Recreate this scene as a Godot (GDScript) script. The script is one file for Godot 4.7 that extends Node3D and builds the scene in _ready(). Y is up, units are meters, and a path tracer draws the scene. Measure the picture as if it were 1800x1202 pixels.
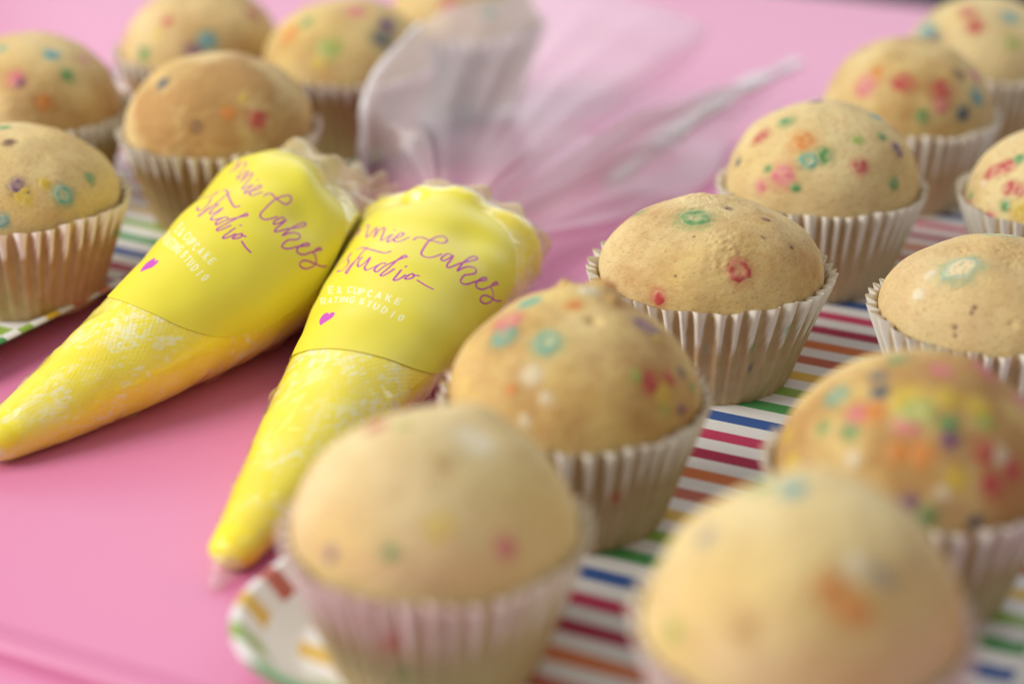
extends Node3D
# Cupcakes on striped trays, two piping bags and a crumpled clear bag on a pink table. Units: metres.

const INK := {"R": Color(0.62, 0.055, 0.06), "P": Color(0.78, 0.17, 0.22), "O": Color(0.80, 0.27, 0.035), "Y": Color(0.80, 0.56, 0.05), "L": Color(0.42, 0.52, 0.10),
	"G": Color(0.09, 0.33, 0.09), "T": Color(0.10, 0.44, 0.34), "C": Color(0.05, 0.37, 0.42), "B": Color(0.05, 0.09, 0.14), "V": Color(0.17, 0.05, 0.19),
	"W": Color(0.86, 0.78, 0.60), "N": Color(0.22, 0.10, 0.045), "K": Color(0.36, 0.33, 0.30), "F": Color(0.66, 0.40, 0.12)}
const ALONG := Vector3(0.446, 0, -0.895)    # the long way of the right tray
const ACROSS := Vector3(0.895, 0, 0.446)
const LINER_HIGH := 0.033

var mats := {}
var rough_noise := FastNoiseLite.new()
var soft_noise := FastNoiseLite.new()
var fine_noise := FastNoiseLite.new()


func _ready() -> void:
	# ---- camera
	var cam := Camera3D.new()
	cam.name = "camera"
	add_child(cam)
	cam.position = Vector3(0, 0.244, 0)
	cam.rotation_degrees = Vector3(-23.3, 0, 0)
	cam.near = 0.02
	cam.far = 20.0
	var lens := CameraAttributesPhysical.new()
	lens.frustum_focal_length = 101.9
	lens.exposure_aperture = 6.4
	lens.frustum_focus_distance = 0.564
	lens.frustum_near = 0.02
	lens.frustum_far = 20.0
	cam.attributes = lens
	cam.fov = 19.49
	cam.current = true
	# ---- surroundings and lights
	var env := Environment.new()
	env.background_mode = Environment.BG_COLOR
	env.background_color = Color(0.44, 0.44, 0.44).linear_to_srgb()
	env.tonemap_mode = Environment.TONE_MAPPER_LINEAR
	env.tonemap_exposure = 0.95
	env.sdfgi_enabled = true
	env.ssao_enabled = true
	env.ssil_enabled = true
	var we := WorldEnvironment.new()
	we.name = "environment"
	we.environment = env
	add_child(we)
	area_light("window_light_left", Vector3(-1.25, 0.95, -0.35), Vector3(0, 0, -0.55), Vector2(1.1, 0.9), 3.0, Color(1.0, 0.985, 0.955))
	area_light("window_light_back", Vector3(0.55, 1.15, -2.6), Vector3(0.1, 0, -0.6), Vector2(3.0, 1.6), 2.3, Color(0.96, 0.98, 1.0))
	for n in [rough_noise, soft_noise, fine_noise]:
		n.seed = 7
		n.noise_type = FastNoiseLite.TYPE_SIMPLEX_SMOOTH
	soft_noise.frequency = 42.0
	soft_noise.fractal_octaves = 2
	rough_noise.frequency = 220.0
	rough_noise.fractal_octaves = 3
	fine_noise.frequency = 700.0
	fine_noise.fractal_octaves = 2
	make_materials()
	setting()
	trays()
	cupcakes()
	piping_bags()
	plastic_tail()


# ---------------------------------------------------------------- helpers

func area_light(called: String, where: Vector3, towards: Vector3, size: Vector2, energy: float, color: Color) -> void:
	var l := AreaLight3D.new()
	l.name = called
	l.area_size = size
	l.light_energy = energy
	l.light_color = color
	l.shadow_enabled = true
	l.area_range = 8.0
	add_child(l)
	l.look_at_from_position(where, towards)


func numbered(parent: Node, called: String) -> String:
	if not parent.has_node(called):
		return called
	var k := 1
	while parent.has_node("%s_%03d" % [called, k]):
		k += 1
	return "%s_%03d" % [called, k]


func put(called: String, mesh: Mesh, mat: Material, parent: Node = self) -> MeshInstance3D:
	var o := MeshInstance3D.new()
	o.name = numbered(parent, called)
	o.mesh = mesh
	o.material_override = mat
	parent.add_child(o, true)
	return o


func thing(called: String, label: String, category: String, at := Vector3.ZERO, group := "") -> Node3D:
	var o := Node3D.new()
	o.name = numbered(self, called)
	add_child(o, true)
	o.position = at
	o.set_meta("label", label)
	o.set_meta("category", category)
	if group:
		o.set_meta("group", group)
	return o


# A net of nu x nv points; fn(i, j) gives [position, colour, uv]. wrap joins the last column to the first.
func net(nu: int, nv: int, wrap: bool, fn: Callable, flip := false) -> ArrayMesh:
	var v := PackedVector3Array()
	var c := PackedColorArray()
	var uv := PackedVector2Array()
	for i in nu:
		for j in nv:
			var p: Array = fn.call(i, j)
			v.append(p[0])
			c.append(p[1])
			uv.append(p[2] if p.size() > 2 else Vector2.ZERO)
	var ix := PackedInt32Array()
	for i in nu - 1:
		for j in (nv if wrap else nv - 1):
			var a := i * nv + j
			var b := i * nv + (j + 1) % nv
			var d := a + nv
			var e := b + nv
			if flip:
				ix.append_array([a, b, d, b, e, d])
			else:
				ix.append_array([a, d, b, b, d, e])
	return arrays(v, c, uv, ix)


func arrays(v: PackedVector3Array, c: PackedColorArray, uv: PackedVector2Array, ix: PackedInt32Array) -> ArrayMesh:
	var n := PackedVector3Array()
	n.resize(v.size())
	for k in range(0, ix.size(), 3):
		var f := (v[ix[k + 2]] - v[ix[k]]).cross(v[ix[k + 1]] - v[ix[k]])
		for q in 3:
			n[ix[k + q]] += f
	for k in n.size():
		n[k] = n[k].normalized() if n[k].length_squared() > 0.0 else Vector3.UP
	var a := []
	a.resize(Mesh.ARRAY_MAX)
	a[Mesh.ARRAY_VERTEX] = v
	a[Mesh.ARRAY_NORMAL] = n
	a[Mesh.ARRAY_COLOR] = c
	a[Mesh.ARRAY_TEX_UV] = uv
	a[Mesh.ARRAY_INDEX] = ix
	var m := ArrayMesh.new()
	m.add_surface_from_arrays(Mesh.PRIMITIVE_TRIANGLES, a)
	return m


func noise_tex(freq: float, kind: int, octaves: int, lo: Color, hi: Color, size := 512, mid := -1.0) -> NoiseTexture2D:
	var n := FastNoiseLite.new()
	n.seed = 11
	n.noise_type = kind
	n.frequency = freq
	n.fractal_octaves = octaves
	var t := NoiseTexture2D.new()
	t.width = size
	t.height = size
	t.seamless = true
	t.noise = n
	var g := Gradient.new()
	g.set_color(0, lo)
	g.set_color(1, hi)
	if mid > 0.0:
		g.set_offset(0, mid)
	t.color_ramp = g
	return t


func plain(color: Color, rough: float) -> StandardMaterial3D:
	var m := StandardMaterial3D.new()
	m.albedo_color = color.linear_to_srgb()
	m.roughness = rough
	return m


func tinted(rough: float) -> StandardMaterial3D:
	var m := plain(Color.WHITE, rough)
	m.vertex_color_use_as_albedo = true
	return m


# ---------------------------------------------------------------- materials

func make_materials() -> void:
	var t := plain(Color(0.69, 0.21, 0.395), 0.3)
	mats.table = t
	mats.ledge = plain(Color(0.72, 0.235, 0.425), 0.32)
	mats.edging = plain(Color(0.66, 0.21, 0.385), 0.42)
	mats.floor = plain(Color(0.045, 0.047, 0.06), 0.6)
	# cake crumb: fine grain in colour and relief
	var c := tinted(0.82)
	c.albedo_texture = noise_tex(0.09, FastNoiseLite.TYPE_SIMPLEX_SMOOTH, 4, Color(0.86, 0.80, 0.68), Color(1, 1, 1))
	c.normal_enabled = true
	var grain := noise_tex(0.10, FastNoiseLite.TYPE_SIMPLEX_SMOOTH, 4, Color(0, 0, 0), Color(1, 1, 1))
	grain.color_ramp = null
	grain.as_normal_map = true
	grain.bump_strength = 3.0
	c.normal_texture = grain
	c.normal_scale = 0.32
	c.subsurf_scatter_enabled = true
	c.subsurf_scatter_strength = 0.12
	c.uv1_triplanar = true
	c.uv1_scale = Vector3(38, 38, 38)
	mats.cake = c
	mats.sprinkle = tinted(0.6)
	var p := tinted(0.62)
	p.backlight_enabled = true
	p.backlight = Color(0.36, 0.33, 0.27)
	p.cull_mode = BaseMaterial3D.CULL_DISABLED
	mats.paper = p
	# tray: the printed stripes run along u
	var ramp := Image.create(1024, 4, false, Image.FORMAT_RGB8)
	var white := Color(0.76, 0.74, 0.73)
	var inks := [Color(0.035, 0.10, 0.32), Color(0.07, 0.30, 0.09), Color(0.26, 0.42, 0.07), Color(0.66, 0.42, 0.035), Color(0.47, 0.10, 0.06), Color(0.62, 0.17, 0.05), Color(0.36, 0.02, 0.075), Color(0.52, 0.045, 0.12)]
	for x in 1024:
		var k := (x / 128.0)
		var q := k - floorf(k)
		var col: Color = inks[int(k)] if q < 0.47 else white
		for y in 4:
			ramp.set_pixel(x, y, col.linear_to_srgb())
	var s := plain(Color.WHITE, 0.38)
	s.albedo_texture = ImageTexture.create_from_image(ramp)
	mats.tray = s
	mats.tray_under = plain(Color(0.70, 0.69, 0.67), 0.35)
	# icing behind film with a stamped diamond pattern
	var quilt := Image.create(512, 512, false, Image.FORMAT_L8)
	for x in 512:
		for y in 512:
			var a := absf(fposmod((x + y) / 32.0, 1.0) - 0.5) * 2.0
			var b := absf(fposmod((x - y) / 32.0, 1.0) - 0.5) * 2.0
			var h := minf(smoothstep(0.0, 0.5, a), smoothstep(0.0, 0.5, b))
			var keep := smoothstep(-0.1, 0.5, soft_noise.get_noise_2d(x * 0.0004, y * 0.0004))
			h = lerpf(0.6 + 0.4 * rough_noise.get_noise_2d(x * 0.0006, y * 0.0006), h, 0.25 + 0.6 * keep)
			quilt.set_pixel(x, y, Color(h, h, h))
	var i := tinted(0.34)
	i.heightmap_enabled = true
	i.heightmap_texture = ImageTexture.create_from_image(quilt)
	i.heightmap_scale = 0.010
	i.uv1_scale = Vector3(26, 26, 1)
	i.clearcoat_enabled = true
	i.clearcoat = 0.35
	i.clearcoat_roughness = 0.2
	mats.icing = i
	var f := plain(Color(0.95, 0.95, 0.95, 1), 0.1)
	f.albedo_color.a = 0.02
	f.transparency = BaseMaterial3D.TRANSPARENCY_ALPHA
	f.cull_mode = BaseMaterial3D.CULL_DISABLED
	mats.film = f
	var g := plain(Color(0.85, 0.75, 0.80), 0.3)
	g.albedo_color.a = 0.34
	g.transparency = BaseMaterial3D.TRANSPARENCY_ALPHA
	g.cull_mode = BaseMaterial3D.CULL_DISABLED
	g.metallic_specular = 0.8
	mats.milky = g
	var smear := plain(Color(0.88, 0.72, 0.36), 0.27)
	smear.albedo_color.a = 0.42
	smear.transparency = BaseMaterial3D.TRANSPARENCY_ALPHA
	smear.cull_mode = BaseMaterial3D.CULL_DISABLED
	smear.metallic_specular = 0.9
	mats.smeared = smear
	var clear := g.duplicate() as StandardMaterial3D
	clear.albedo_color.a = 0.14
	mats.clear = clear
	var folded_highlight := g.duplicate() as StandardMaterial3D  # whiter, denser film: the highlight along the folds is put into the colour
	folded_highlight.albedo_color = Color(0.88, 0.86, 0.88, 0.72).linear_to_srgb()
	folded_highlight.albedo_color.a = 0.72
	mats.folded_highlight = folded_highlight
	var lab := plain(Color.WHITE, 0.38)
	lab.albedo_texture = ImageTexture.create_from_image(label_print())
	lab.heightmap_enabled = true
	lab.heightmap_texture = noise_tex(0.2, FastNoiseLite.TYPE_SIMPLEX_SMOOTH, 2, Color(0, 0, 0), Color(1, 1, 1), 512)
	lab.heightmap_scale = 0.002
	mats.label = lab


# ---------------------------------------------------------------- label print

const SCRIPT_INK := "-230 218 -230 256 -227 282 -212 250 -207 225|-207 225 -200 256 -186 268 -172 262 -162 244 -155 211 -148 186 -139 176 -134 191 -128 217 -121 218 -116 196 -111 163|-111 163 -107 196 -100 212 -91 208 -86 190 -80 157 -75 135 -69 128 -61 139 -56 158|-48 162 -49 136 -49 121 -43 110 -37 121 -31 136|-51 188 -51 191|-29 133 -17 144 -13 159 -17 170 -26 166 -29 147 -31 129 -23 114 -9 114 1 129 9 144|27 133 31 147 44 155 62 150 86 149 105 152 115 162 117 181 107 193 94 190 79 168 69 135 68 91 70 65 81 53 97 56 112 74 123 95|154 111 140 109 132 91 129 72 136 64 148 86 156 111 156 85 153 59 156 44 162 47 174 68 183 86|183 86 200 110 220 141 228 159 219 164 209 150 196 114 190 78 189 52 198 73 212 94 230 106 241 101 241 86 226 66 217 56 213 41 214 22 223 18 239 30 256 58|256 58 274 81 287 98 284 106 272 93 264 71 265 52 276 47 296 59 311 86 326 113|326 113 338 130 330 131 321 118 319 96 333 93 349 86 359 73 351 48 334 29 313 25 310 41 324 57 348 71 381 90 406 115|-228 65 -193 70 -175 87 -167 99 -161 58 -143 30 -139 5 -149 -11 -168 -6 -183 11|-105 96 -107 55 -113 14 -118 -23 -120 -42 -128 -32 -123 -5 -114 18 -103 30|-150 108 -128 106 -92 78 -57 54 -28 40 -14 51|-94 30 -98 8 -93 -14 -85 -21 -73 -6 -65 20 -64 -9 -65 -31 -57 -46 -50 -46 -35 -34 -27 -23|-8 -15 -21 -15 -28 -34 -30 -49 -19 -60 -12 -41 -3 -23 14 -1 31 21 39 29 31 36 23 18 14 -12 6 -41 -1 -63 -3 -75 4 -78 15 -60 24 -38|44 -38 40 -71 39 -90 44 -94 54 -79 62 -57|50 -20 52 -16|78 -43 71 -54 66 -72 70 -76 81 -66 85 -51 78 -43 85 -47 97 -44|100 -67 126 -76 151 -78"
const WHITE_INK := "-155 -90 -188 -68 -163 -117 -137 -133|-175 -92 -152 -108|-102 -149 -125 -113 -128 -106 -122 -109 -116 -120 -122 -128 -118 -139 -109 -145 -106 -134|-69 -132 -76 -125 -80 -125 -83 -132 -80 -143 -71 -158 -66 -158 -63 -157|-59 -135 -54 -157 -49 -168 -42 -172 -39 -164 -43 -142|-32 -175 -36 -145 -28 -149 -23 -156 -23 -160 -26 -164 -34 -160|2 -163 -1 -160 -6 -156 -9 -164 -7 -175 -2 -186 2 -189 6 -186|20 -193 24 -164 32 -193|22 -182 29 -186|50 -198 47 -168|59 -172 48 -187|53 -183 61 -202|88 -177 77 -177 75 -203 87 -203|76 -188 86 -192|-173 -166 -203 -114 -173 -137 -161 -150 -157 -157 -161 -161 -184 -145|-165 -158 -144 -186|-134 -188 -138 -155 -113 -198|-135 -177 -123 -184|-119 -161 -100 -171|-109 -168 -96 -204|-80 -207 -90 -174|-70 -210 -80 -177 -55 -213 -65 -183|-40 -194 -45 -186 -50 -187 -51 -194 -48 -209 -41 -220 -36 -220 -35 -212 -36 -205 -41 -205|-6 -208 -11 -201 -15 -201 -17 -204 -15 -212 -6 -219 -4 -226 -7 -230 -10 -230 -15 -223|9 -212 20 -216|15 -215 15 -241|30 -219 31 -238 34 -249 38 -249 42 -242 42 -223|55 -254 56 -228 63 -232 67 -239 67 -247 66 -250 61 -258 55 -254|86 -263 88 -237|111 -264 107 -260 106 -249 108 -242 113 -239 116 -243 117 -250 114 -261 111 -264"
const HEART_INK := "-67 -273 -74 -266 -83 -266 -84 -274 -96 -260 -108 -257 -113 -272 -108 -298 -91 -326 -81 -318 -65 -302 -63 -287"
const LABEL_R := 0.045


func strokes(text: String) -> Array:
	var out := []
	for part in text.split("|"):
		var n := part.split_floats(" ")
		var line := PackedVector2Array()
		for k in range(0, n.size() - 1, 2):
			line.append(Vector2(n[k], n[k + 1]) * 1e-4)
		out.append(line)
	return out


func smooth_line(line: PackedVector2Array) -> PackedVector2Array:
	if line.size() < 3:
		return line
	var out := PackedVector2Array()
	for k in line.size() - 1:
		var a := line[maxi(k - 1, 0)]
		var b := line[k]
		var c := line[k + 1]
		var d := line[mini(k + 2, line.size() - 1)]
		for q in 8:
			out.append(b.cubic_interpolate(c, a, d, q / 8.0))
	out.append(line[line.size() - 1])
	return out


func label_print() -> Image:
	var n := 1024
	var im := Image.create(n, n, false, Image.FORMAT_RGB8)
	im.fill(Color(0.81, 0.71, 0.05).linear_to_srgb())
	var px := n / (2.0 * LABEL_R)
	var draw := func(line: PackedVector2Array, half: float, col: Color) -> void:
		for k in line.size() - 1:
			var a := (line[k] + Vector2(LABEL_R, LABEL_R)) * px
			var b := (line[k + 1] + Vector2(LABEL_R, LABEL_R)) * px
			var r := half * px + 1.0
			for x in range(maxi(0, int(minf(a.x, b.x) - r)), mini(n, int(maxf(a.x, b.x) + r) + 1)):
				for y in range(maxi(0, int(minf(a.y, b.y) - r)), mini(n, int(maxf(a.y, b.y) + r) + 1)):
					var q := Vector2(x + 0.5, y + 0.5)
					var dist := q.distance_to(Geometry2D.get_closest_point_to_segment(q, a, b))
					var cover := clampf(half * px + 0.5 - dist, 0.0, 1.0)
					if cover > 0.0:
						im.set_pixel(x, n - 1 - y, im.get_pixel(x, n - 1 - y).lerp(col, cover))
	var magenta := Color(0.46, 0.03, 0.40).linear_to_srgb()
	for s in strokes(SCRIPT_INK):
		draw.call(smooth_line(s), 0.0003, magenta)
	for s in strokes(WHITE_INK):
		draw.call(s, 0.00025, Color(0.86, 0.84, 0.52).linear_to_srgb())
	var heart := smooth_line(strokes(HEART_INK)[0])
	var box := Rect2(heart[0], Vector2.ZERO)
	for p in heart:
		box = box.expand(p)
	for x in range(int((box.position.x + LABEL_R) * px), int((box.end.x + LABEL_R) * px) + 1):
		for y in range(int((box.position.y + LABEL_R) * px), int((box.end.y + LABEL_R) * px) + 1):
			if Geometry2D.is_point_in_polygon(Vector2(x + 0.5, y + 0.5) / px - Vector2(LABEL_R, LABEL_R), heart):
				im.set_pixel(x, n - 1 - y, Color(0.60, 0.07, 0.50).linear_to_srgb())
	return im


# ---------------------------------------------------------------- table and floor

func slab(lo: float, hi: float, left: float, right: float, top: float, thick: float) -> ArrayMesh:
	var st := SurfaceTool.new()
	st.begin(Mesh.PRIMITIVE_TRIANGLES)
	var p := []
	for y in [top, top - thick]:
		for q in [[lo, left], [lo, right], [hi, right], [hi, left]]:
			p.append(ALONG * q[0] + ACROSS * q[1] + Vector3(0, y, 0))
	for f in [[0, 3, 2, 1], [4, 5, 6, 7], [0, 1, 5, 4], [1, 2, 6, 5], [2, 3, 7, 6], [3, 0, 4, 7]]:
		for k in [0, 1, 2, 0, 2, 3]:
			st.set_smooth_group(-1)
			st.add_vertex(p[f[k]])
	st.generate_normals()
	return st.commit()


func setting() -> void:
	var o := put("table_surface", slab(0.3045, 0.985, -0.9, 0.9, 0.0, 0.012), mats.table)
	o.set_meta("kind", "structure")
	o.set_meta("label", "glossy pink table surface under the trays and bags")
	# a thin sloping strip finishes the near edge of the sheet
	var st := SurfaceTool.new()
	st.begin(Mesh.PRIMITIVE_TRIANGLES)
	var prof := [[0.3043, -0.0001], [0.3035, 0.0001], [0.2990, -0.0003], [0.2975, -0.0012], [0.2970, -0.004], [0.3043, -0.004]]
	for k in prof.size():
		var a: Array = prof[k]
		var b: Array = prof[(k + 1) % prof.size()]
		var q := [ALONG * a[0] - ACROSS * 0.9 + Vector3(0, a[1], 0), ALONG * a[0] + ACROSS * 0.9 + Vector3(0, a[1], 0), ALONG * b[0] + ACROSS * 0.9 + Vector3(0, b[1], 0), ALONG * b[0] - ACROSS * 0.9 + Vector3(0, b[1], 0)]
		for z in [0, 1, 2, 0, 2, 3]:
			st.set_smooth_group(-1)
			st.add_vertex(q[z])
	st.generate_normals()
	var e := put("table_edging", st.commit(), mats.edging)
	e.set_meta("kind", "structure")
	e.set_meta("label", "dull pink edging strip along the near side of the table surface")
	var l := put("table_ledge", slab(0.05, 0.3044, -0.9, 0.9, -0.0042, 0.012), mats.ledge)
	l.set_meta("kind", "structure")
	l.set_meta("label", "pink ledge below the edging strip in the near left corner")
	var fl := put("floor", slab(-4.0, 6.0, -5.0, 5.0, -0.74, 0.02), mats.floor)
	fl.set_meta("kind", "structure")
	fl.set_meta("label", "dark grey floor beyond the far table edge")


# ---------------------------------------------------------------- trays

# centre line origin o, long axis d, half sizes, corner radius, profile of [inset, height]
func tray(called: String, label: String, o: Vector3, d: Vector3, half: Vector2, corner: float, profile: Array, u0: float) -> void:
	var r := Vector3(-d.z, 0, d.x)
	var t := thing(called, label, "tray", o, "striped trays under the cupcakes")
	var n := 160
	var ring := func(inset: float, j: int) -> Vector2:
		# rounded rectangle, walked by angle of the corner arcs
		var cr := maxf(corner - inset, 0.002)
		var hx := half.x - inset - cr
		var hy := half.y - inset - cr
		var quarter := j * 4 / n
		var f := fmod(j * 4.0 / n, 1.0)
		var a := (quarter + f) * PI / 2
		# a straight run takes the first 60% of each quarter, the arc the rest
		var cs := [Vector2(hx, hy), Vector2(-hx, hy), Vector2(-hx, -hy), Vector2(hx, -hy)]
		if f < 0.4:
			a = (quarter + f / 0.4) * PI / 2
			return cs[quarter] + Vector2(cos(a), sin(a)) * cr
		a = (quarter + 1) * PI / 2
		return cs[quarter].lerp(cs[(quarter + 1) % 4], (f - 0.4) / 0.6) + Vector2(cos(a), sin(a)) * cr
	var fn := func(i: int, j: int) -> Array:
		var q: Vector2 = ring.call(profile[i][0], j) if i < profile.size() else Vector2.ZERO
		var y: float = profile[mini(i, profile.size() - 1)][1]
		return [d * q.x + r * q.y + Vector3(0, y, 0), Color.WHITE, Vector2((q.x - u0) / 0.0965, 0.5)]
	put("dish", net(profile.size() + 1, n, true, fn, true), mats.tray, t)
	var under := [[profile[0][0] + 0.0002, profile[0][1] - 0.0006], [profile[0][0] + 0.0022, profile[0][1] - 0.0012], [profile[3][0] + 0.003, profile[3][1] - 0.0012], [profile[4][0] + 0.006, 0.0006], [profile[4][0] + 0.03, 0.0006]]
	var fu := func(i: int, j: int) -> Array:
		var q: Vector2 = ring.call(under[i][0], j)
		return [d * q.x + r * q.y + Vector3(0, under[i][1], 0), Color.WHITE]
	put("underside", net(under.size(), n, true, fu), mats.tray_under, t)


func trays() -> void:
	var a := Vector3(-0.0167, 0, -0.3817)
	tray("striped_tray", "striped tray on the right, its rounded white corner under the pale tan cupcake", a + ALONG * 0.220 + ACROSS * 0.043, ALONG, Vector2(0.258, 0.0895), 0.036,
		[[0.0, 0.0120], [0.0012, 0.0126], [0.0028, 0.0122], [0.009, 0.0062], [0.0135, 0.0036], [0.018, 0.003]], 0.0489 - 0.220 - 0.0028)
	var d := Vector3(0.490, 0, -0.872)
	var r := Vector3(0.872, 0, 0.490)
	var e := Vector3(-0.1257, 0, -0.5931)
	tray("striped_tray", "striped tray on the left, its thin rim crossed by coloured dashes", e + d * 0.0925 - r * 0.085, d, Vector2(0.1775, 0.085), 0.02,
		[[0.0, 0.0086], [0.0006, 0.0092], [0.0022, 0.0094], [0.0045, 0.0080], [0.0065, 0.0064], [0.010, 0.006]], 0.0265 - 0.0925)


# ---------------------------------------------------------------- cupcakes

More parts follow.
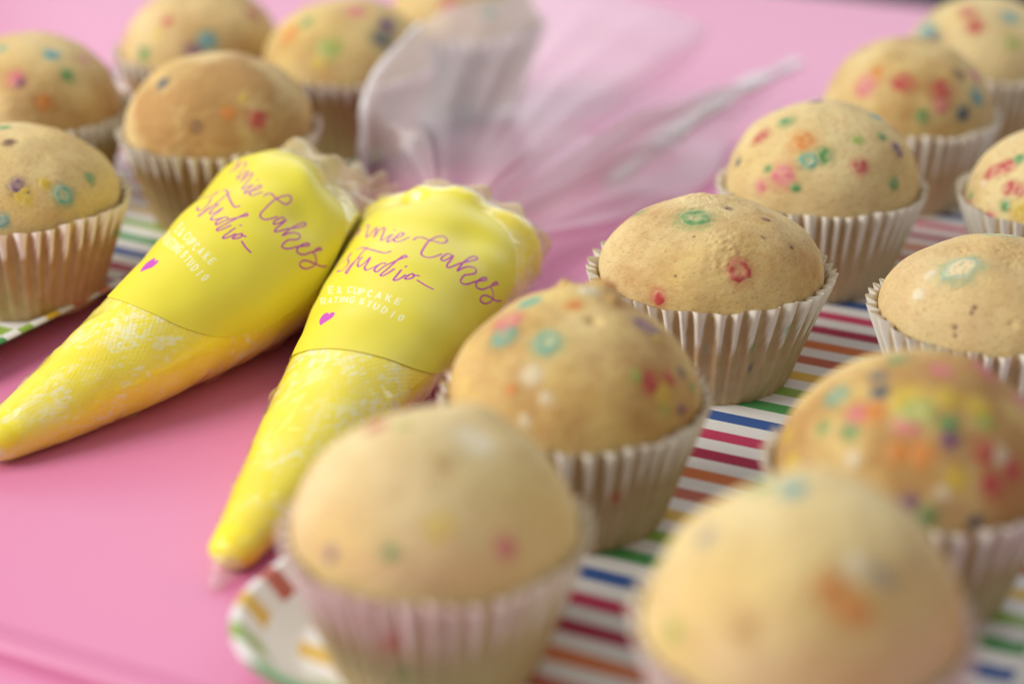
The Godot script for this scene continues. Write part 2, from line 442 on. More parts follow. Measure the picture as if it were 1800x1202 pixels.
const CUPS := [
	{"at": Vector3(-0.0167, 0.003, -0.3817), "r": 34.0, "h": 27.5, "n": 1.95, "tone": [0.15, 0.2, 0.0], "soak_shade": 0.12, "bumps": [[-50, 62, 0.22, 0.0018]], "spots": "R 106 65 223|G 102 41 185",
		"group": "cupcakes on the right tray", "label": "pale tan cupcake at the tray corner, in front of the middle piping bag's tip",
		"spr": "Rb -174 67 206|Lb 159 78 168|Wb 32 70 418|Fb 83 63 153|Yo 85 35 265|Pb 58 22 221|Vb 134 15 164|Gb 106 23 150"},
	{"at": Vector3(0.0579, 0.003, -0.3427), "r": 34.3, "h": 31, "n": 1.95, "tone": [0.25, 0.05, 0.0], "soak_shade": 0.2, "bumps": [], "spots": "",
		"group": "cupcakes on the right tray", "label": "nearest yellow cupcake, cut off at the bottom, orange blotch on its top",
		"spr": "Cb -168 81 254|Gb -147 67 224|Cb -162 21 253|Ob 89 45 327|Ob 80 38 294|Fb 124 28 265|Kb 171 47 220|Wb 74 53 265|Kb 62 47 191|Lb 153 14 218"},
	{"at": Vector3(0.0156, 0.003, -0.451), "r": 34.0, "h": 26, "n": 2.0, "tone": [0.65, 0.2, 0.42], "soak_shade": 0.3, "bumps": [[-60, 60, 0.14, 0.0034], [-95, 62, 0.09, 0.0022], [-40, 45, 0.08, -0.002], [60, 72, 0.07, -0.0018], [-20, 70, 0.06, 0.0016]], "spots": "R 71 52 142",
		"group": "cupcakes on the right tray", "label": "golden cupcake with a crusty orange peak and a teal ring, beside the middle piping bag",
		"spr": "Tb -160 69 295|Po 164 59 346|To 151 53 316|To 112 57 325|Ob -55 60 214|Ob 82 86 222|Wb -52 78 239|Vb -34 52 171|Vo 11 54 305|Yb 15 48 166|Wb 115 39 242|Wb 105 28 160|Wb 114 15 147|Ob 124 29 121|Lb 56 36 162|Rb 49 31 270|Yb 44 24 244|Rb 35 29 164|Bb 21 26 138|Rb -1 13 184|Gb 16 15 111|Vb 34 11 137|Lb 46 15 122"},
	{"at": Vector3(0.0576, 0.003, -0.5375), "r": 35.2, "h": 20, "n": 2.1, "tone": [0.45, 0.3, 0.3], "soak_shade": 0.32, "bumps": [[-75, 72, 0.12, -0.0012]], "spots": "G 53 74 214|G 72 63 132|T 97 59 115|B 70 38 99|T 30 74 115",
		"group": "cupcakes on the right tray", "label": "sharp golden cupcake with one green ring and one red oval, white pleats", "sharp": true,
		"spr": "Go 124 73 401|Ro 79 33 313|Rb 122 9 204|Gb -159 49 198|Nb 21 82 130|Nb 22 62 105|Nb 51 53 56|Nb 34 40 72|Nb 115 27 39|Nb 111 57 40"},
	{"at": Vector3(0.1005, 0.003, -0.613), "r": 33.6, "h": 28, "n": 2.1, "tone": [0.2, 0.25, 0.08], "soak_shade": 0.08, "bumps": [], "spots": "",
		"group": "cupcakes on the right tray", "label": "cupcake dotted with an orange and many coloured sprinkles, behind the sharp golden one",
		"spr": "Gb 155 60 252|Rb 163 44 271|Ob 119 49 355|To 110 37 265|Gb 99 41 247|Pb 125 25 354|Pb 138 15 196|Rb 74 33 247|Gb 50 19 213|Vb 33 38 233|Vb -119 78 201|Vb -66 70 221|Bb 168 22 145|Gb 39 50 161|Rb 1 45 182|Cb 0 60 200|Lb 68 52 195|Gb -152 58 147|Gb 137 27 125|Gb 115 19 141"},
	{"at": Vector3(0.1433, 0.003, -0.694), "r": 32.9, "h": 28, "n": 2.0, "tone": [0.5, 0.2, 0.3], "soak_shade": 0.1, "bumps": [], "spots": "",
		"group": "cupcakes on the right tray", "label": "blurred cupcake with two red spots, behind the many-dotted one",
		"spr": "Pb 139 35 399|Ob 133 45 279|Rb 106 41 337|Rb 74 35 396|Pb 77 24 237|Cb 42 26 280|Nb 49 45 199|Pb 29 40 241|Bb 60 17 278|Gb 91 17 217"},
	{"at": Vector3(0.1847, 0.003, -0.7638), "r": 33.1, "h": 26, "n": 2.0, "tone": [0.05, 0.2, 0.05], "soak_shade": 0.1, "bumps": [], "spots": "",
		"group": "cupcakes on the right tray", "label": "palest blurred cupcake in the far right corner, farthest along its tray",
		"spr": "Cb -164 14 429|Bb 152 29 417|Cb 168 35 376|Rb 135 63 328|Rb 115 49 326|Cb 64 62 327|Gb -156 37 315|Lb 78 35 281"},
	{"at": Vector3(0.1765, 0.003, -0.6001), "r": 33.9, "h": 24, "n": 2.0, "tone": [0.25, 0.2, 0.12], "soak_shade": 0.1, "bumps": [], "spots": "",
		"group": "cupcakes on the right tray", "label": "cupcake at the right edge with a row of red sprinkles, cut off by the frame",
		"spr": "Rb 167 28 214|Rb 162 34 213|Rb 156 39 230|Gb 153 46 194|Rb 144 25 211|Rb 136 25 175|Wb 167 20 98|Gb 142 12 176|Yb 131 12 314|Pb 174 1 144|Pb 151 1 142|Gb 175 6 126"},
	{"at": Vector3(0.1334, 0.003, -0.5071), "r": 34.4, "h": 20.5, "n": 1.9, "tone": [0.3, 0.45, 0.12], "soak_shade": 0.15, "bumps": [[70, 40, 0.05, -0.0006], [95, 25, 0.04, -0.0006]], "spots": "",
		"group": "cupcakes on the right tray", "label": "smooth tan cupcake at the right with a thin teal ring and a crack", "sharp": true,
		"spr": "Tr 142 60 472|Tr -76 63 444|Wb 159 46 153|Wb 154 31 168|Nb 116 34 67|Nb 117 30 52|Nb 124 18 67|Nb 123 12 52"},
	{"at": Vector3(0.0928, 0.003, -0.4118), "r": 34.2, "h": 27, "n": 2.0, "tone": [0.65, 0.35, 0.95], "soak_shade": 0.25, "bumps": [[-20, 70, 0.25, 0.0015]], "spots": "",
		"group": "cupcakes on the right tray", "label": "brown-gold cupcake crowded with sprinkles of every colour, near right edge",
		"spr": "To 171 49 270|Gb -156 78 220|Bb 165 68 192|Bb 143 62 215|Gb 158 35 166|Gb 141 40 189|Yb -178 18 184|Yb 165 12 219|Pb 144 48 227|Ob 136 52 277|Yb 120 63 352|Pb 58 82 230|Lo 107 57 350|Pb 111 50 249|Yb 82 65 276|Yb 55 58 314|Gb 85 52 211|Lb 58 51 212|Vb 86 44 198|Pb -1 65 284|Tb -68 63 331|Gb -36 57 290|Ob 113 37 223|Ob 101 37 247|Rb 68 37 260|Rb 55 26 236|Rb 68 22 272|Wb 59 34 211|Yb 84 26 258|Vb 104 15 209|Gb 96 9 234|Bb 76 6 160|Wb 132 29 175|Wb 90 20 160|Pb 8 46 232"},
	{"at": Vector3(-0.1552, 0.006, -0.5914), "r": 34.6, "h": 23, "n": 2.0, "tone": [0.5, 0.2, 0.2], "soak_shade": 0.62, "bumps": [], "spots": "G 10 69 161",
		"group": "cupcakes on the left tray", "label": "golden cupcake in a tan oil-soaked liner at the left frame edge", "sharp": true,
		"spr": "Gb -133 82 212|Nb 82 72 208|Vb 75 36 239|Yb 57 35 171|Yb 72 28 272|Nb 69 30 77|To 48 24 275|Gb 24 29 174|Cb 85 11 204"},
	{"at": Vector3(-0.1017, 0.006, -0.6642), "r": 34.8, "h": 27, "n": 2.1, "tone": [0.65, 0.4, 0.7], "soak_shade": 0.7, "bumps": [], "spots": "",
		"group": "cupcakes on the left tray", "label": "brown-gold cupcake with one red spot, right behind the left piping bag",
		"spr": "Rb 56 25 304|Bb 139 49 211|Nb 96 23 189|Ob 75 32 208|Yb 62 41 133"},
	{"at": Vector3(-0.171, 0.006, -0.6875), "r": 33.6, "h": 28, "n": 2.0, "tone": [0.35, 0.35, 0.35], "soak_shade": 0.75, "bumps": [], "spots": "",
		"group": "cupcakes on the left tray", "label": "blurred cupcake in the upper left corner with teal and pink spots",
		"spr": "Cb 45 59 258|Gb 44 40 237|Pb 88 42 274|Vb 85 39 176|Tb 123 68 178|Ob 69 24 235|Pb 11 47 220"},
	{"at": Vector3(-0.1234, 0.006, -0.7697), "r": 33.8, "h": 26, "n": 2.0, "tone": [0.3, 0.4, 0.3], "soak_shade": 0.8, "bumps": [], "spots": "",
		"group": "cupcakes on the left tray", "label": "blurred tan cupcake at the top, behind the one with the red spot",
		"spr": "Cb 76 27 347|Vb 87 19 303|Gb 127 13 262|Rb 115 43 218|Rb 21 42 288|Yb 118 31 196"},
	{"at": Vector3(-0.0645, 0.006, -0.7503), "r": 34.7, "h": 25, "n": 2.0, "tone": [0.65, 0.1, 0.3], "soak_shade": 0.95, "bumps": [], "spots": "",
		"group": "cupcakes on the left tray", "label": "yellow-gold blurred cupcake at the top with a dark teal spot",
		"spr": "Ob 145 40 387|Gb 135 53 236|Bb 51 39 405|Vb 37 50 344|Lb 99 33 423|Pb 66 71 323|Yb 105 21 254"},
	{"at": Vector3(-0.0201, 0.006, -0.8124), "r": 33.7, "h": 25, "n": 2.0, "tone": [0.5, 0.3, 0.35], "soak_shade": 1.0, "bumps": [], "spots": "",
		"group": "cupcakes on the left tray", "label": "cupcake at the top edge half hidden by the crumpled clear bag",
		"spr": "Pb 101 35 274|Gb 66 29 251"},
]


class Cup:
	var r := 0.034
	var cr := 0.0314
	var h := 0.02
	var n := 2.0
	var lean := Vector2.ZERO
	var seed_at := Vector3.ZERO
	var bumps := []

	func ray_to(d: Vector3) -> float:
		return pow(pow(Vector2(d.x, d.z).length() / cr, n) + pow(maxf(d.y, 0.0) / h, n), -1.0 / n)


# a point of the cake's dome, towards d from the middle of the liner's mouth
func dome(c: Cup, d: Vector3) -> Vector3:
	var k := c.ray_to(d)
	var p := d * k
	var q := p + c.seed_at
	var lift := soft_noise.get_noise_3dv(q) * 0.0008 + rough_noise.get_noise_3dv(q) * 0.00008 + fine_noise.get_noise_3dv(q) * 0.00006 - smoothstep(0.30, 0.60, fine_noise.get_noise_3dv(q * 1.15)) * 0.00007
	for b in c.bumps:
		var g: float = exp(-pow(d.angle_to(b[0]) / b[1], 2.0))
		lift += b[2] * g * (1.0 + 0.5 * rough_noise.get_noise_3dv(q * 1.7))
	p += d * lift * smoothstep(-0.1, 0.25, d.y + 0.2)
	p.x += c.lean.x * p.y
	p.z += c.lean.y * p.y
	return p + Vector3(0, LINER_HIGH - 0.0015, 0)


# dome direction for an azimuth and the dome parameter t, both in degrees
func heading(c: Cup, az: float, t: float) -> Vector3:
	var a := deg_to_rad(az)
	var e := deg_to_rad(t)
	return Vector3(cos(a) * cos(e) * c.cr, sin(e) * c.h, sin(a) * cos(e) * c.cr).normalized()


func dough(c: Cup, p: Vector3, tone: Array, up: float) -> Color:
	var q := p + c.seed_at
	var k := 0.5 + 0.5 * soft_noise.get_noise_3dv(q * 0.55 + Vector3(3, 1, 2))
	var g := 0.5 + 0.5 * rough_noise.get_noise_3dv(q * 0.6)
	var pale := Color(0.87, 0.76, 0.46)
	var gold := Color(0.82, 0.64, 0.24)
	var tan := Color(0.76, 0.57, 0.33)
	var col := pale.lerp(gold, clampf(tone[0] + (k - 0.5) * 1.5, 0.0, 1.0))
	col = col.lerp(tan, clampf(tone[1] + (g - 0.5) * 0.9, 0.0, 1.0))
	# crust baked browner in uneven patches
	var crust := soft_noise.get_noise_3dv(q * 0.8 + Vector3(9, 4, 1)) + 0.35 * rough_noise.get_noise_3dv(q)
	col = col.lerp(Color(0.50, 0.28, 0.095), clampf(tone[2] * (0.75 + 1.6 * crust) + 0.25 * maxf(0.0, crust), 0.0, 0.85))
	var pit := smoothstep(0.30, 0.60, fine_noise.get_noise_3dv(q * 1.15)) * 0.42
	return col.lerp(Color(0.36, 0.19, 0.07), pit)


func cupcake(w: Dictionary) -> void:
	var rng := RandomNumberGenerator.new()
	rng.seed = hash(w.label)
	var c := Cup.new()
	c.r = w.r * 0.001
	c.cr = c.r - 0.0026
	c.h = w.h * 0.001
	c.n = w.n
	c.lean = Vector2(rng.randf_range(-0.05, 0.05), rng.randf_range(-0.05, 0.05))
	c.seed_at = Vector3(rng.randf(), rng.randf(), rng.randf()) * 5.0
	for b in w.get("bumps", []):
		c.bumps.append([heading(c, b[0], b[1]), b[2], b[3]])
	for k in 4:
		c.bumps.append([heading(c, rng.randf_range(0, 360), rng.randf_range(15, 80)), rng.randf_range(0.25, 0.5), rng.randf_range(-0.0012, 0.0015)])
	var t := thing("cupcake", w.label, "cupcake", w.at, w.group)
	# --- pleated paper liner
	var pleats := 42
	var per := 10
	var rows := 14
	var turn := rng.randf() * TAU
	var soak_shade: float = w.soak_shade
	var wob := rng.randf() * 50.0
	var spots := []
	for s in (w.spots.split("|") if w.spots else []):
		var f: PackedStringArray = s.split(" ")
		spots.append([deg_to_rad(float(f[1])), float(f[2]) * 0.01, float(f[3]) * 1e-5, INK[f[0]]])
	var fl := func(i: int, j: int) -> Array:
		var f := i / float(rows - 1)
		var a := j * TAU / (pleats * per)
		var uneven := soft_noise.get_noise_2d(cos(a) * 0.03 + wob, sin(a) * 0.03) * 0.55
		var ph := fposmod(a * pleats / TAU + uneven, 1.0)
		var wave := 1.0 - 4.0 * absf(ph - 0.5)           # -1 in the groove, 1 on the ridge
		wave = sin(clampf(wave * 1.25, -1.0, 1.0) * PI / 2)
		var amp := lerpf(0.00022, 0.00155, pow(f, 1.5)) * (1.0 + 0.35 * soft_noise.get_noise_2d(a * 0.02 + wob, 9.0))
		var y := f * LINER_HIGH
		if i == rows - 1:
			y += wave * 0.0005 + 0.0011 * soft_noise.get_noise_2d(wob + cos(a) * 0.05, sin(a) * 0.05)
		var base := lerpf(c.r * 0.70, c.r, f) - 0.0006 + 0.0007 * maxf(0.0, f - 0.75) * 4.0 * soft_noise.get_noise_2d(wob + cos(a) * 0.02, 3 + sin(a) * 0.02)
		if i == 0:
			base -= 0.0004
		var rad := base + amp * wave
		var p := Vector3(cos(a + turn) * rad, y, sin(a + turn) * rad)
		# where the paper lies against the cake the fat has soaked in and shows the crumb; ridges stand free near the brim; groove shade is painted in too
		var f0 := 0.42 + 0.40 * soak_shade + 0.10 * soft_noise.get_noise_3dv(p * 2.0 + c.seed_at)
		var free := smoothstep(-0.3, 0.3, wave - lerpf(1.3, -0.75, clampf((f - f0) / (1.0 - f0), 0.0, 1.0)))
		var damp_shade := Color(0.62, 0.48, 0.28).lerp(Color(0.40, 0.26, 0.10), clampf(soak_shade * 1.3 + 0.35 * rough_noise.get_noise_3dv(p + c.seed_at), 0.0, 1.0))  # grease tan, darkened further to hold the shade on the left-tray liners
		var col := damp_shade.lerp(Color(0.86, 0.835, 0.76), free)
		for s in spots:
			var da: float = wrapf(a + turn - s[0], -PI, PI) * rad
			var dd: float = Vector2(da, y - s[1] * LINER_HIGH).length() / s[2] + 0.25 * rough_noise.get_noise_3dv(p * 2.0)
			col = col.lerp(s[3], 0.75 * (1.0 - smoothstep(0.5, 1.15, dd)))
		return [p, col]
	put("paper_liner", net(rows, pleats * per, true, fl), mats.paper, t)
	# --- cake: body inside the liner, then the dome
	var around := 320 if w.has("sharp") else 160
	var low := 4
	var high := 120 if w.has("sharp") else 64
	var dyes := []
	for s in (w.spr.split("|") if w.spr else []):
		var f: PackedStringArray = s.split(" ")
		var d := heading(c, float(f[1]), float(f[2]))
		dyes.append([d, float(f[3]) * 1e-5 / c.ray_to(d), INK[f[0][0]] * 0.9])
	var fc := func(i: int, j: int) -> Array:
		var a := j * TAU / around
		if i == 0:
			return [Vector3(0, 0.0012, 0), Color(0.55, 0.36, 0.17)]
		if i <= low:
			var f := (i - 1) / float(low)
			var rad := lerpf(c.r * 0.70, c.r, f * 0.94) - 0.0022
			return [Vector3(cos(a) * rad, 0.0012 + f * (LINER_HIGH - 0.003), sin(a) * rad), Color(0.55, 0.37, 0.18)]
		var e := (i - low - 1) / float(high) * 90.0
		var d := heading(c, rad_to_deg(a), minf(e, 89.9))
		var p := dome(c, d)
		var col := dough(c, p, w.tone, d.y)
		for s in dyes:
			var away: float = d.angle_to(s[0]) / s[1]
			if away < 1.9:
				col = col.lerp(s[2], 0.42 * (1.0 - smoothstep(0.9, 1.9, away + 0.5 * rough_noise.get_noise_3dv(p * 1.3))))
		return [p, col]
	var cake := put("cake", net(low + high + 2, around, true, fc), mats.cake, t)
	# --- sprinkles baked into the top; some brown dabs mark cracks, dents and a dimple
	if w.spr == "":
		return
	for s in w.spr.split("|"):
		var f: PackedStringArray = s.split(" ")
		sprinkle(c, cake, float(f[1]), float(f[2]), float(f[3]) * 1e-5, INK[f[0][0]], f[0][1], w.tone, rng)


func sprinkle(c: Cup, cake: Node, az: float, t: float, rad: float, ink: Color, style: String, tone: Array, rng: RandomNumberGenerator) -> void:
	var d0 := heading(c, az, t)
	var p0 := d0 * c.ray_to(d0)
	var right := Vector3.UP.cross(d0).normalized() if absf(d0.y) < 0.98 else Vector3.RIGHT
	var fwd := d0.cross(right)
	var around := 18
	var steps := [0.0, 0.3, 0.5, 0.7, 0.88, 1.05]
	var wob := rng.randf() * 40.0
	var stretch := rng.randf_range(0.85, 1.15)
	var fn := func(i: int, j: int) -> Array:
		var a := j * TAU / around
		var ragged := 1.0 + 0.22 * soft_noise.get_noise_2d(wob + cos(a) * 0.02, sin(a) * 0.02) + 0.10 * rough_noise.get_noise_2d(wob + cos(a) * 0.02, sin(a) * 0.02)
		var q: float = steps[i] * rad * 1.1 * ragged
		var d := (p0 + right * cos(a) * q * stretch + fwd * sin(a) * q / stretch).normalized()
		var p := dome(c, d)
		var own := dough(c, p, tone, d.y)
		var lift := 0.00022
		var share := 0.9
		if style == "o":
			lift = [-0.00002, 0.00005, 0.0002, 0.00026, 0.00012, -0.00012][i]
			share = [0.55, 0.58, 0.85, 1.0, 0.9, 0.12][i]
		elif style == "r":
			lift = [-0.0003, -0.0003, -0.0003, 0.00006, 0.00016, -0.00012][i]
			share = [0.03, 0.03, 0.05, 0.30, 0.80, 0.05][i]
			if steps[i] < 0.6:
				lift = 0.00003
		else:
			lift = [0.00013, 0.00014, 0.00013, 0.00010, 0.00004, -0.00012][i] + 0.00010 * rough_noise.get_noise_3dv(p * 2.2)
			share = [1.0, 1.0, 1.0, 0.95, 0.75, 0.08][i]
		if ink.r > 0.8 and ink.b > 0.5:
			share *= 0.65
		share *= 0.85 + 0.55 * rough_noise.get_noise_3dv(p * 1.5 + c.seed_at)
		return [p + d * lift, own.lerp(ink * 0.74, clampf(share, 0.0, 1.0))]
	put("sprinkle", net(steps.size(), around, true, fn, true), mats.sprinkle, cake)


func cupcakes() -> void:
	for w in CUPS:
		cupcake(w)


# ---------------------------------------------------------------- piping bags

class Bag:
	var tip := Vector3.ZERO
	var turn := 0.0
	var r0 := 0.004
	var rm := 0.027
	var sm := 0.17
	var cl := 0.012
	var flat := 0.8
	var bulge := 0.2
	var bend := 0.0
	var fold := 0.0
	var wob := 0.0
	var pressed_by: Bag = null  # the bag that lies against this one and flattens it
	var dents := []

	func radius(s: float) -> float:
		if s < 0.0:
			return r0 * sqrt(maxf(0.0, 1.0 - pow(s / r0, 2.0)))
		if s > sm:
			return rm * sqrt(maxf(0.0, 1.0 - pow((s - sm) / cl, 2.0)))
		var u := s / sm
		return r0 + (rm - r0) * (u + bulge * u * (1.0 - u))


# a point on a bag: s metres from the tip, th round the axis (0 right, PI/2 top), out metres off the icing
func bag_at(b: Bag, s: float, th: float, out: float) -> Vector3:
	var ax := Vector3(sin(b.turn), 0, -cos(b.turn))
	var side := Vector3(cos(b.turn), 0, sin(b.turn))
	var r := b.radius(s)
	var mid := b.rm if s > b.sm else (b.r0 if s < 0.0 else r)
	var far := smoothstep(b.sm * 0.93, b.sm + b.cl, s)
	var lump := soft_noise.get_noise_3d(s * 0.9 + b.wob, cos(th) * 0.015, sin(th) * 0.015) * 0.0011 * clampf(r / b.rm, 0.25, 1.0)
	lump += b.fold * far * r * (0.05 * sin(th * 7.0 + 2.5 * sin(th * 2.0 + b.wob)) + 0.05 * rough_noise.get_noise_3d(s * 0.3, th * 0.012, b.wob))
	for d in b.dents:
		var k: float = Vector2((s - d[0]) / d[2], wrapf(th - d[1], -PI, PI) * r / d[2]).length()
		lump += d[3] * exp(-k * k)
	var u := s / b.sm
	var rr := r + lump + out
	var x := rr * cos(th) / sqrt(b.flat)
	var y := maxf((mid + rr * sin(th)) * b.flat, 0.0003 + maxf(out, 0.0))
	var p := b.tip + ax * s + side * (x + b.bend * (u * u - u)) + Vector3(0, y, 0)
	if b.pressed_by:
		var n := b.pressed_by
		var nax := Vector3(sin(n.turn), 0, -cos(n.turn))
		var nside := Vector3(cos(n.turn), 0, sin(n.turn))
		var ns := (p - n.tip).dot(nax)
		if ns > 0.0 and ns < n.sm + n.cl:
			var nr := n.radius(minf(ns, n.sm)) + 0.0016
			var up := (p.y / n.flat - nr) / nr
			if up < 1.4:
				var edge := -nr * (sqrt(maxf(0.0, 1.0 - up * up)) if up < 0.0 else 1.0 - 0.3 * up) / sqrt(n.flat) - 0.0005 + out
				var over := (p - n.tip).dot(nside) - edge
				if over > 0.0:
					p -= nside * over
	return p


func piping_bag(label: String, b: Bag, label_s: float, label_th: float, label_wide := 1.0, label_turn := 0.0) -> void:
	var t := thing("piping_bag", label, "piping bag", b.tip, "piping bags of yellow icing")
	var o := b.tip
	var total := b.sm + b.cl
	var nu := 170
	var nv := 150
	var spots := FastNoiseLite.new()
	spots.seed = 3
	spots.frequency = 75.0
	spots.fractal_octaves = 3
	spots.domain_warp_enabled = true
	spots.domain_warp_amplitude = 0.02
	spots.domain_warp_frequency = 40.0
	var fi := func(i: int, j: int) -> Array:
		var f := i / float(nu - 1)
		var s := lerpf(-b.r0, total, f)
		if f > 0.93:
			var k := (f - 0.93) / 0.07
			s = lerpf(lerpf(-b.r0, total, 0.93), total, 1.0 - pow(1.0 - k, 2.0))
		var th := -PI / 2 + j * TAU / (nv - 1)
		var p := bag_at(b, s, th, 0.0) - o
		var n1 := spots.get_noise_3d(s * 1.0 + b.wob, th * 0.018, 0.3)
		var streak := smoothstep(0.60, 0.95, 1.0 - absf(n1) * 2.2) * smoothstep(-0.25, 0.3, soft_noise.get_noise_3d(s * 0.5 + b.wob, th * 0.012, 1.0))
		var n2 := spots.get_noise_3d(s * 0.42 + b.wob + 3.0, th * 0.009, 5.0)
		streak = maxf(streak * 0.4, smoothstep(0.62, 0.95, 1.0 - absf(n2) * 3.0) * smoothstep(-0.2, 0.2, soft_noise.get_noise_3d(s * 0.4, th * 0.01 + b.wob, 6.0)))
		var speck := smoothstep(0.15, 0.5, fine_noise.get_noise_3dv(p * 1.4)) * 0.35
		var col := Color(0.97, 0.83, 0.012).lerp(Color(0.95, 0.91, 0.50), clampf(streak * 1.25 + speck * 0.45, 0.0, 1.0))
		var rich := smoothstep(0.0, 0.5, soft_noise.get_noise_3d(s * 0.6 + 7.0 + b.wob, th * 0.01, 4.0))
		col = col.lerp(Color(0.97, 0.74, 0.006), rich * 0.55)
		return [p, col, Vector2(s, th * 0.024)]
	put("icing", net(nu, nv, false, fi), mats.icing, t)
	# clear film, wrinkled, pinched to a flat point before the icing and gathered behind it
	var ap := b.r0 * b.sm / (b.rm - b.r0)
	var kk := 1.06 * b.radius(label_s) / (label_s + ap) * label_wide
	var ns := 200
	var start := -0.013
	var ending := total + 0.018
	var ff := func(i: int, j: int) -> Array:
		var f := i / float(ns - 1)
		var s := lerpf(start, ending, f)
		var th := -PI / 2 + j * TAU / 96.0
		var crease := 0.0009 * smoothstep(b.sm * 0.8, b.sm, s) * absf(rough_noise.get_noise_3d(s * 0.8, th * 0.02, b.wob)) * 2.0 + pow(maxf(0.0, rough_noise.get_noise_3d(s * 0.35 + b.wob, th * 0.006, 8.0)), 1.5) * 0.0022 + pow(maxf(0.0, soft_noise.get_noise_3d(s * 0.6, th * 0.02 + b.wob, 2.0)), 2.0) * 0.0014
		var lx := (s + ap) * sin((label_th - th) * kk)
		var ly := (s + ap) * cos((label_th - th) * kk) - label_s - ap
		crease *= smoothstep(LABEL_R - 0.001, LABEL_R + 0.006, Vector2(lx, ly).length())
		if s < 0.004:
			var k := clampf((0.004 - s) / (0.004 - start), 0.0, 1.0)
			var p0 := bag_at(b, 0.004, th, 0.0004)
			var mid := b.tip + Vector3(sin(b.turn), 0, -cos(b.turn)) * 0.004 + Vector3(0, 0.0022, 0)
			var flatter := mid + (p0 - mid) * Vector3(1, 1, 1) * (1.0 - 0.8 * k)
			flatter.y = lerpf(p0.y, 0.0008 + 0.0006 * sin(th), k)
			return [flatter + Vector3(sin(b.turn), 0, -cos(b.turn)) * (s - 0.004) - o, Color.WHITE]
		var neck := b.sm + b.cl * 0.55
		if s > neck:
			var k := (s - neck) / (ending - neck)
			var p1 := bag_at(b, neck, th, 0.0006)
			var ax := Vector3(sin(b.turn), 0, -cos(b.turn))
			var mid := b.tip + ax * neck + Vector3(0, b.rm * b.flat, 0)
			var shrink := lerpf(1.0, 0.5, smoothstep(0.1, 0.8, k)) + 0.11 * sin(PI * minf(k * 2.6, 1.0)) + 0.12 * smoothstep(0.75, 1.0, k)
			var pleat := 1.0 + 0.26 * smoothstep(0.0, 0.5, k) * sin(th * 11.0 + 1.5 * sin(th * 3.0 + b.wob))
			var p := mid + (p1 - mid) * shrink * pleat
			p.y = lerpf(p.y, p.y * 0.8, k)
			return [p + ax * (s - neck) * 1.1 + ax * 0.0025 * sin(th * 5.0 + b.wob) * k - o, Color.WHITE]
		return [bag_at(b, s, th, 0.00012 + crease) - o, Color.WHITE]
	put("film", net(ns, 96, true, ff), mats.film, t)
	var at_tip := int(ns * (-b.r0 * 0.5 - start) / (ending - start))
	var at_neck := int(ns * (b.sm + b.cl * 0.5 - start) / (ending - start))
	put("film_tip", net(at_tip, 96, true, func(i: int, j: int) -> Array:
		var q: Array = ff.call(i, j)
		q[0] += Vector3(0, 0.0003, 0)
		return q), mats.clear, t)
	put("gathered_end", net(ns - at_neck, 96, true, func(i: int, j: int) -> Array:
		var q: Array = ff.call(i + at_neck, j)
		q[0] += Vector3(0, 0.0004, 0)
		return q), mats.smeared, t)
	# round paper label wrapped about the cone
	var fl := func(i: int, j: int) -> Array:
		var rad := LABEL_R * minf(i / 40.0, 1.0)
		var a := j * TAU / 120.0
		var x := rad * cos(a)
		var y := rad * sin(a)
		var q := Vector2(x * cos(label_turn) - y * sin(label_turn), x * sin(label_turn) + y * cos(label_turn) + label_s + ap)
		var rho := q.length()
		var ph := atan2(q.x, q.y)
		var s := rho - ap
		var th := label_th - ph / kk
		var p := bag_at(b, minf(s, total - 0.0002), th, 0.00032 if i <= 40 else 0.0004) - o
		if s > total - 0.0002:
			p += Vector3(sin(b.turn), 0, -cos(b.turn)) * (s - total + 0.0002) * 0.3
		return [p, Color.WHITE, Vector2(0.5 + x / (2 * LABEL_R), 0.5 - y / (2 * LABEL_R))]
	put("label", net(42, 120, true, fl, true), mats.label, t)


func piping_bags() -> void:
	var a := Bag.new()
	a.tip = Vector3(-0.1390, 0, -0.4860)
	a.turn = 0.553
	a.r0 = 0.0068
	a.rm = 0.0285
	a.sm = 0.1250
	a.cl = 0.0324
	a.flat = 0.90
	a.bulge = 0.398
	a.bend = -0.0261
	a.fold = 1.0
	a.wob = 3.3
	a.dents = [[0.108, 0.80, 0.008, -0.0024], [0.138, 0.85, 0.011, -0.0075], [0.122, 1.15, 0.006, 0.0014]]
	var b := Bag.new()
	b.tip = Vector3(-0.0680, 0, -0.4275)
	b.turn = 0.2896
	b.r0 = 0.0058
	b.rm = 0.0272
	b.sm = 0.1666
	b.cl = 0.0125
	b.flat = 0.8005
	b.bulge = 0.2188
	b.fold = 1.0
	b.wob = 9.1
	b.dents = [[0.144, 1.02, 0.007, -0.0020], [0.163, 1.95, 0.005, -0.0050], [0.164, 1.05, 0.010, -0.0030]]
	a.pressed_by = b
	piping_bag("piping bag of yellow icing lying left, its end near the plain golden cupcake", a, 0.0920, 1.43, 1.12, -0.05)
	piping_bag("piping bag of yellow icing in the middle, its tip behind the nearest cupcake", b, 0.120, 1.65)


# ---------------------------------------------------------------- crumpled clear bag

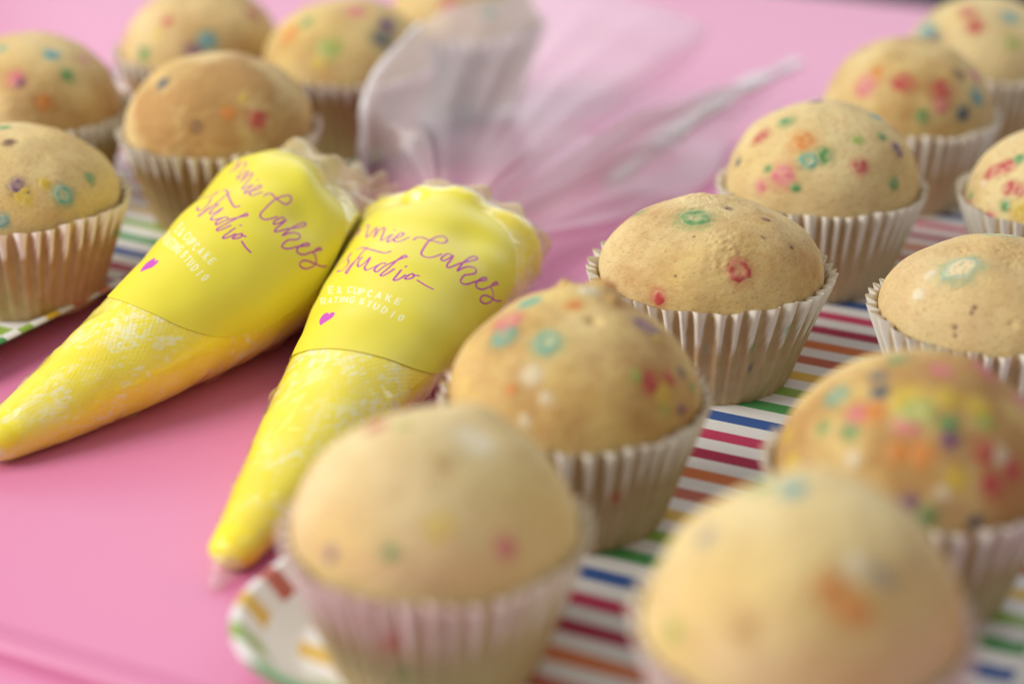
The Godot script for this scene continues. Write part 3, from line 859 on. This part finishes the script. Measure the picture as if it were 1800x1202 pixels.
func plastic_tail() -> void:
	var outline: Array[Vector3] = [Vector3(-53, 6, -687), Vector3(-54, 25, -691), Vector3(-51, 45, -703), Vector3(-35, 55, -747), Vector3(0, 55, -808), Vector3(42, 50, -814), Vector3(82, 32, -833), Vector3(76, 18, -825), Vector3(54, 10, -801), Vector3(33, 5, -766), Vector3(56, 14, -760), Vector3(90, 20, -783), Vector3(122, 18, -825), Vector3(118, 10, -827), Vector3(91, 5, -781), Vector3(76, 3, -718), Vector3(45, 3, -671), Vector3(10, 3, -647)]
	var gather := Vector3(-14, 17, -612)
	var t := thing("clear_plastic_bag", "crumpled clear plastic bag flaring out behind the two piping bags", "plastic bag", gather * 0.001)
	var nv := 300
	var nu := 80
	var n := outline.size()
	var rim := func(v: float) -> Vector3:
		var k := clampf(v, 0.0, 0.9999) * (n - 1)
		var i := int(k)
		return outline[i].cubic_interpolate(outline[i + 1], outline[maxi(i - 1, 0)], outline[mini(i + 2, n - 1)], k - i)
	for layer in 1:
		var fn := func(i: int, j: int) -> Array:
			var u := pow(i / float(nu - 1), 0.9)
			var v := j / float(nv - 1)
			var w := clampf(v + 0.012 * sin(u * 5.0 + v * 17.0) * (1.0 - u), 0.0, 1.0)
			var e: Vector3 = rim.call(w)
			var g := gather + Vector3(cos(v * PI + 2.6) * 7.0, 3.0 * sin(v * 40.0), -sin(v * PI) * 2.0)
			if layer == 1:
				e = e.lerp(gather, 0.06)
				e.y = maxf(1.0, e.y * 0.35)
			var p := g.lerp(e, u)
			var body := sin(PI * pow(u, 0.8))
			# long folds fan from the gather, with crumples between them
			var ph := v * 6.5 + 0.5 * sin(v * 9.0) + 0.2 * soft_noise.get_noise_2d(u * 0.012, v * 0.05)
			var ridge := pow(0.5 + 0.5 * cos(ph * TAU), 2.2)
			var ph2 := v * 17.0 + 0.8 * sin(v * 23.0) + 0.3 * sin(u * 4.0)
			ridge += 0.28 * pow(0.5 + 0.5 * cos(ph2 * TAU), 2.0) * smoothstep(0.15, 0.5, u)
			p.y += body * ((ridge * 13.0 * (0.42 + 0.58 * smoothstep(0.34, 0.58, v)) + 10.0 * exp(-pow((v - 0.705) / 0.018, 2.0))) * (0.4 + 0.6 * u) + 6.0 * sin(PI * minf(v * 1.5, 1.0)))
			p.y += 5.0 * body * exp(-pow((v - 0.10 - 0.06 * sin(u * 5.0)) / 0.016, 2.0))
			p.y += soft_noise.get_noise_3d(p.x * 0.0004, p.z * 0.0004, 2.0) * 2.2 * smoothstep(0.0, 0.25, u)
			p.y = maxf(p.y, 1.2 + layer * 0.5)
			return [(p - gather) * 0.001, Color.WHITE]
		put("sheet", net(nu, nv, false, fn), mats.milky, t)
	# two rolled folds, their highlight painted in as paler film: the long strand to the right and the upright edge on the left
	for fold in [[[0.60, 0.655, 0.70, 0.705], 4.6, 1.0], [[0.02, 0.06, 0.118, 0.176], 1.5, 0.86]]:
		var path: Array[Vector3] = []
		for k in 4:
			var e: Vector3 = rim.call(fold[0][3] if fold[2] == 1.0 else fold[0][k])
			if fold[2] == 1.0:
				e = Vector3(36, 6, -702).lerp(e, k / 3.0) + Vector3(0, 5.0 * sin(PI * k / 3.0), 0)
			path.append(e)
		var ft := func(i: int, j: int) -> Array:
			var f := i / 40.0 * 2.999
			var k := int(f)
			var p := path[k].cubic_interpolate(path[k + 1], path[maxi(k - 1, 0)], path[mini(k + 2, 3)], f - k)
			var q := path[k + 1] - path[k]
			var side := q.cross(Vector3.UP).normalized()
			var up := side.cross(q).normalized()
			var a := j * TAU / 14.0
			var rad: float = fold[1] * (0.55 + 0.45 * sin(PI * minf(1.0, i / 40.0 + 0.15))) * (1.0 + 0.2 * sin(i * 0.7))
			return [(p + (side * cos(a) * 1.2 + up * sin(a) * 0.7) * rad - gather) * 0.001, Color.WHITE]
		put("highlit_fold", net(41, 14, true, ft), mats.folded_highlight, t)
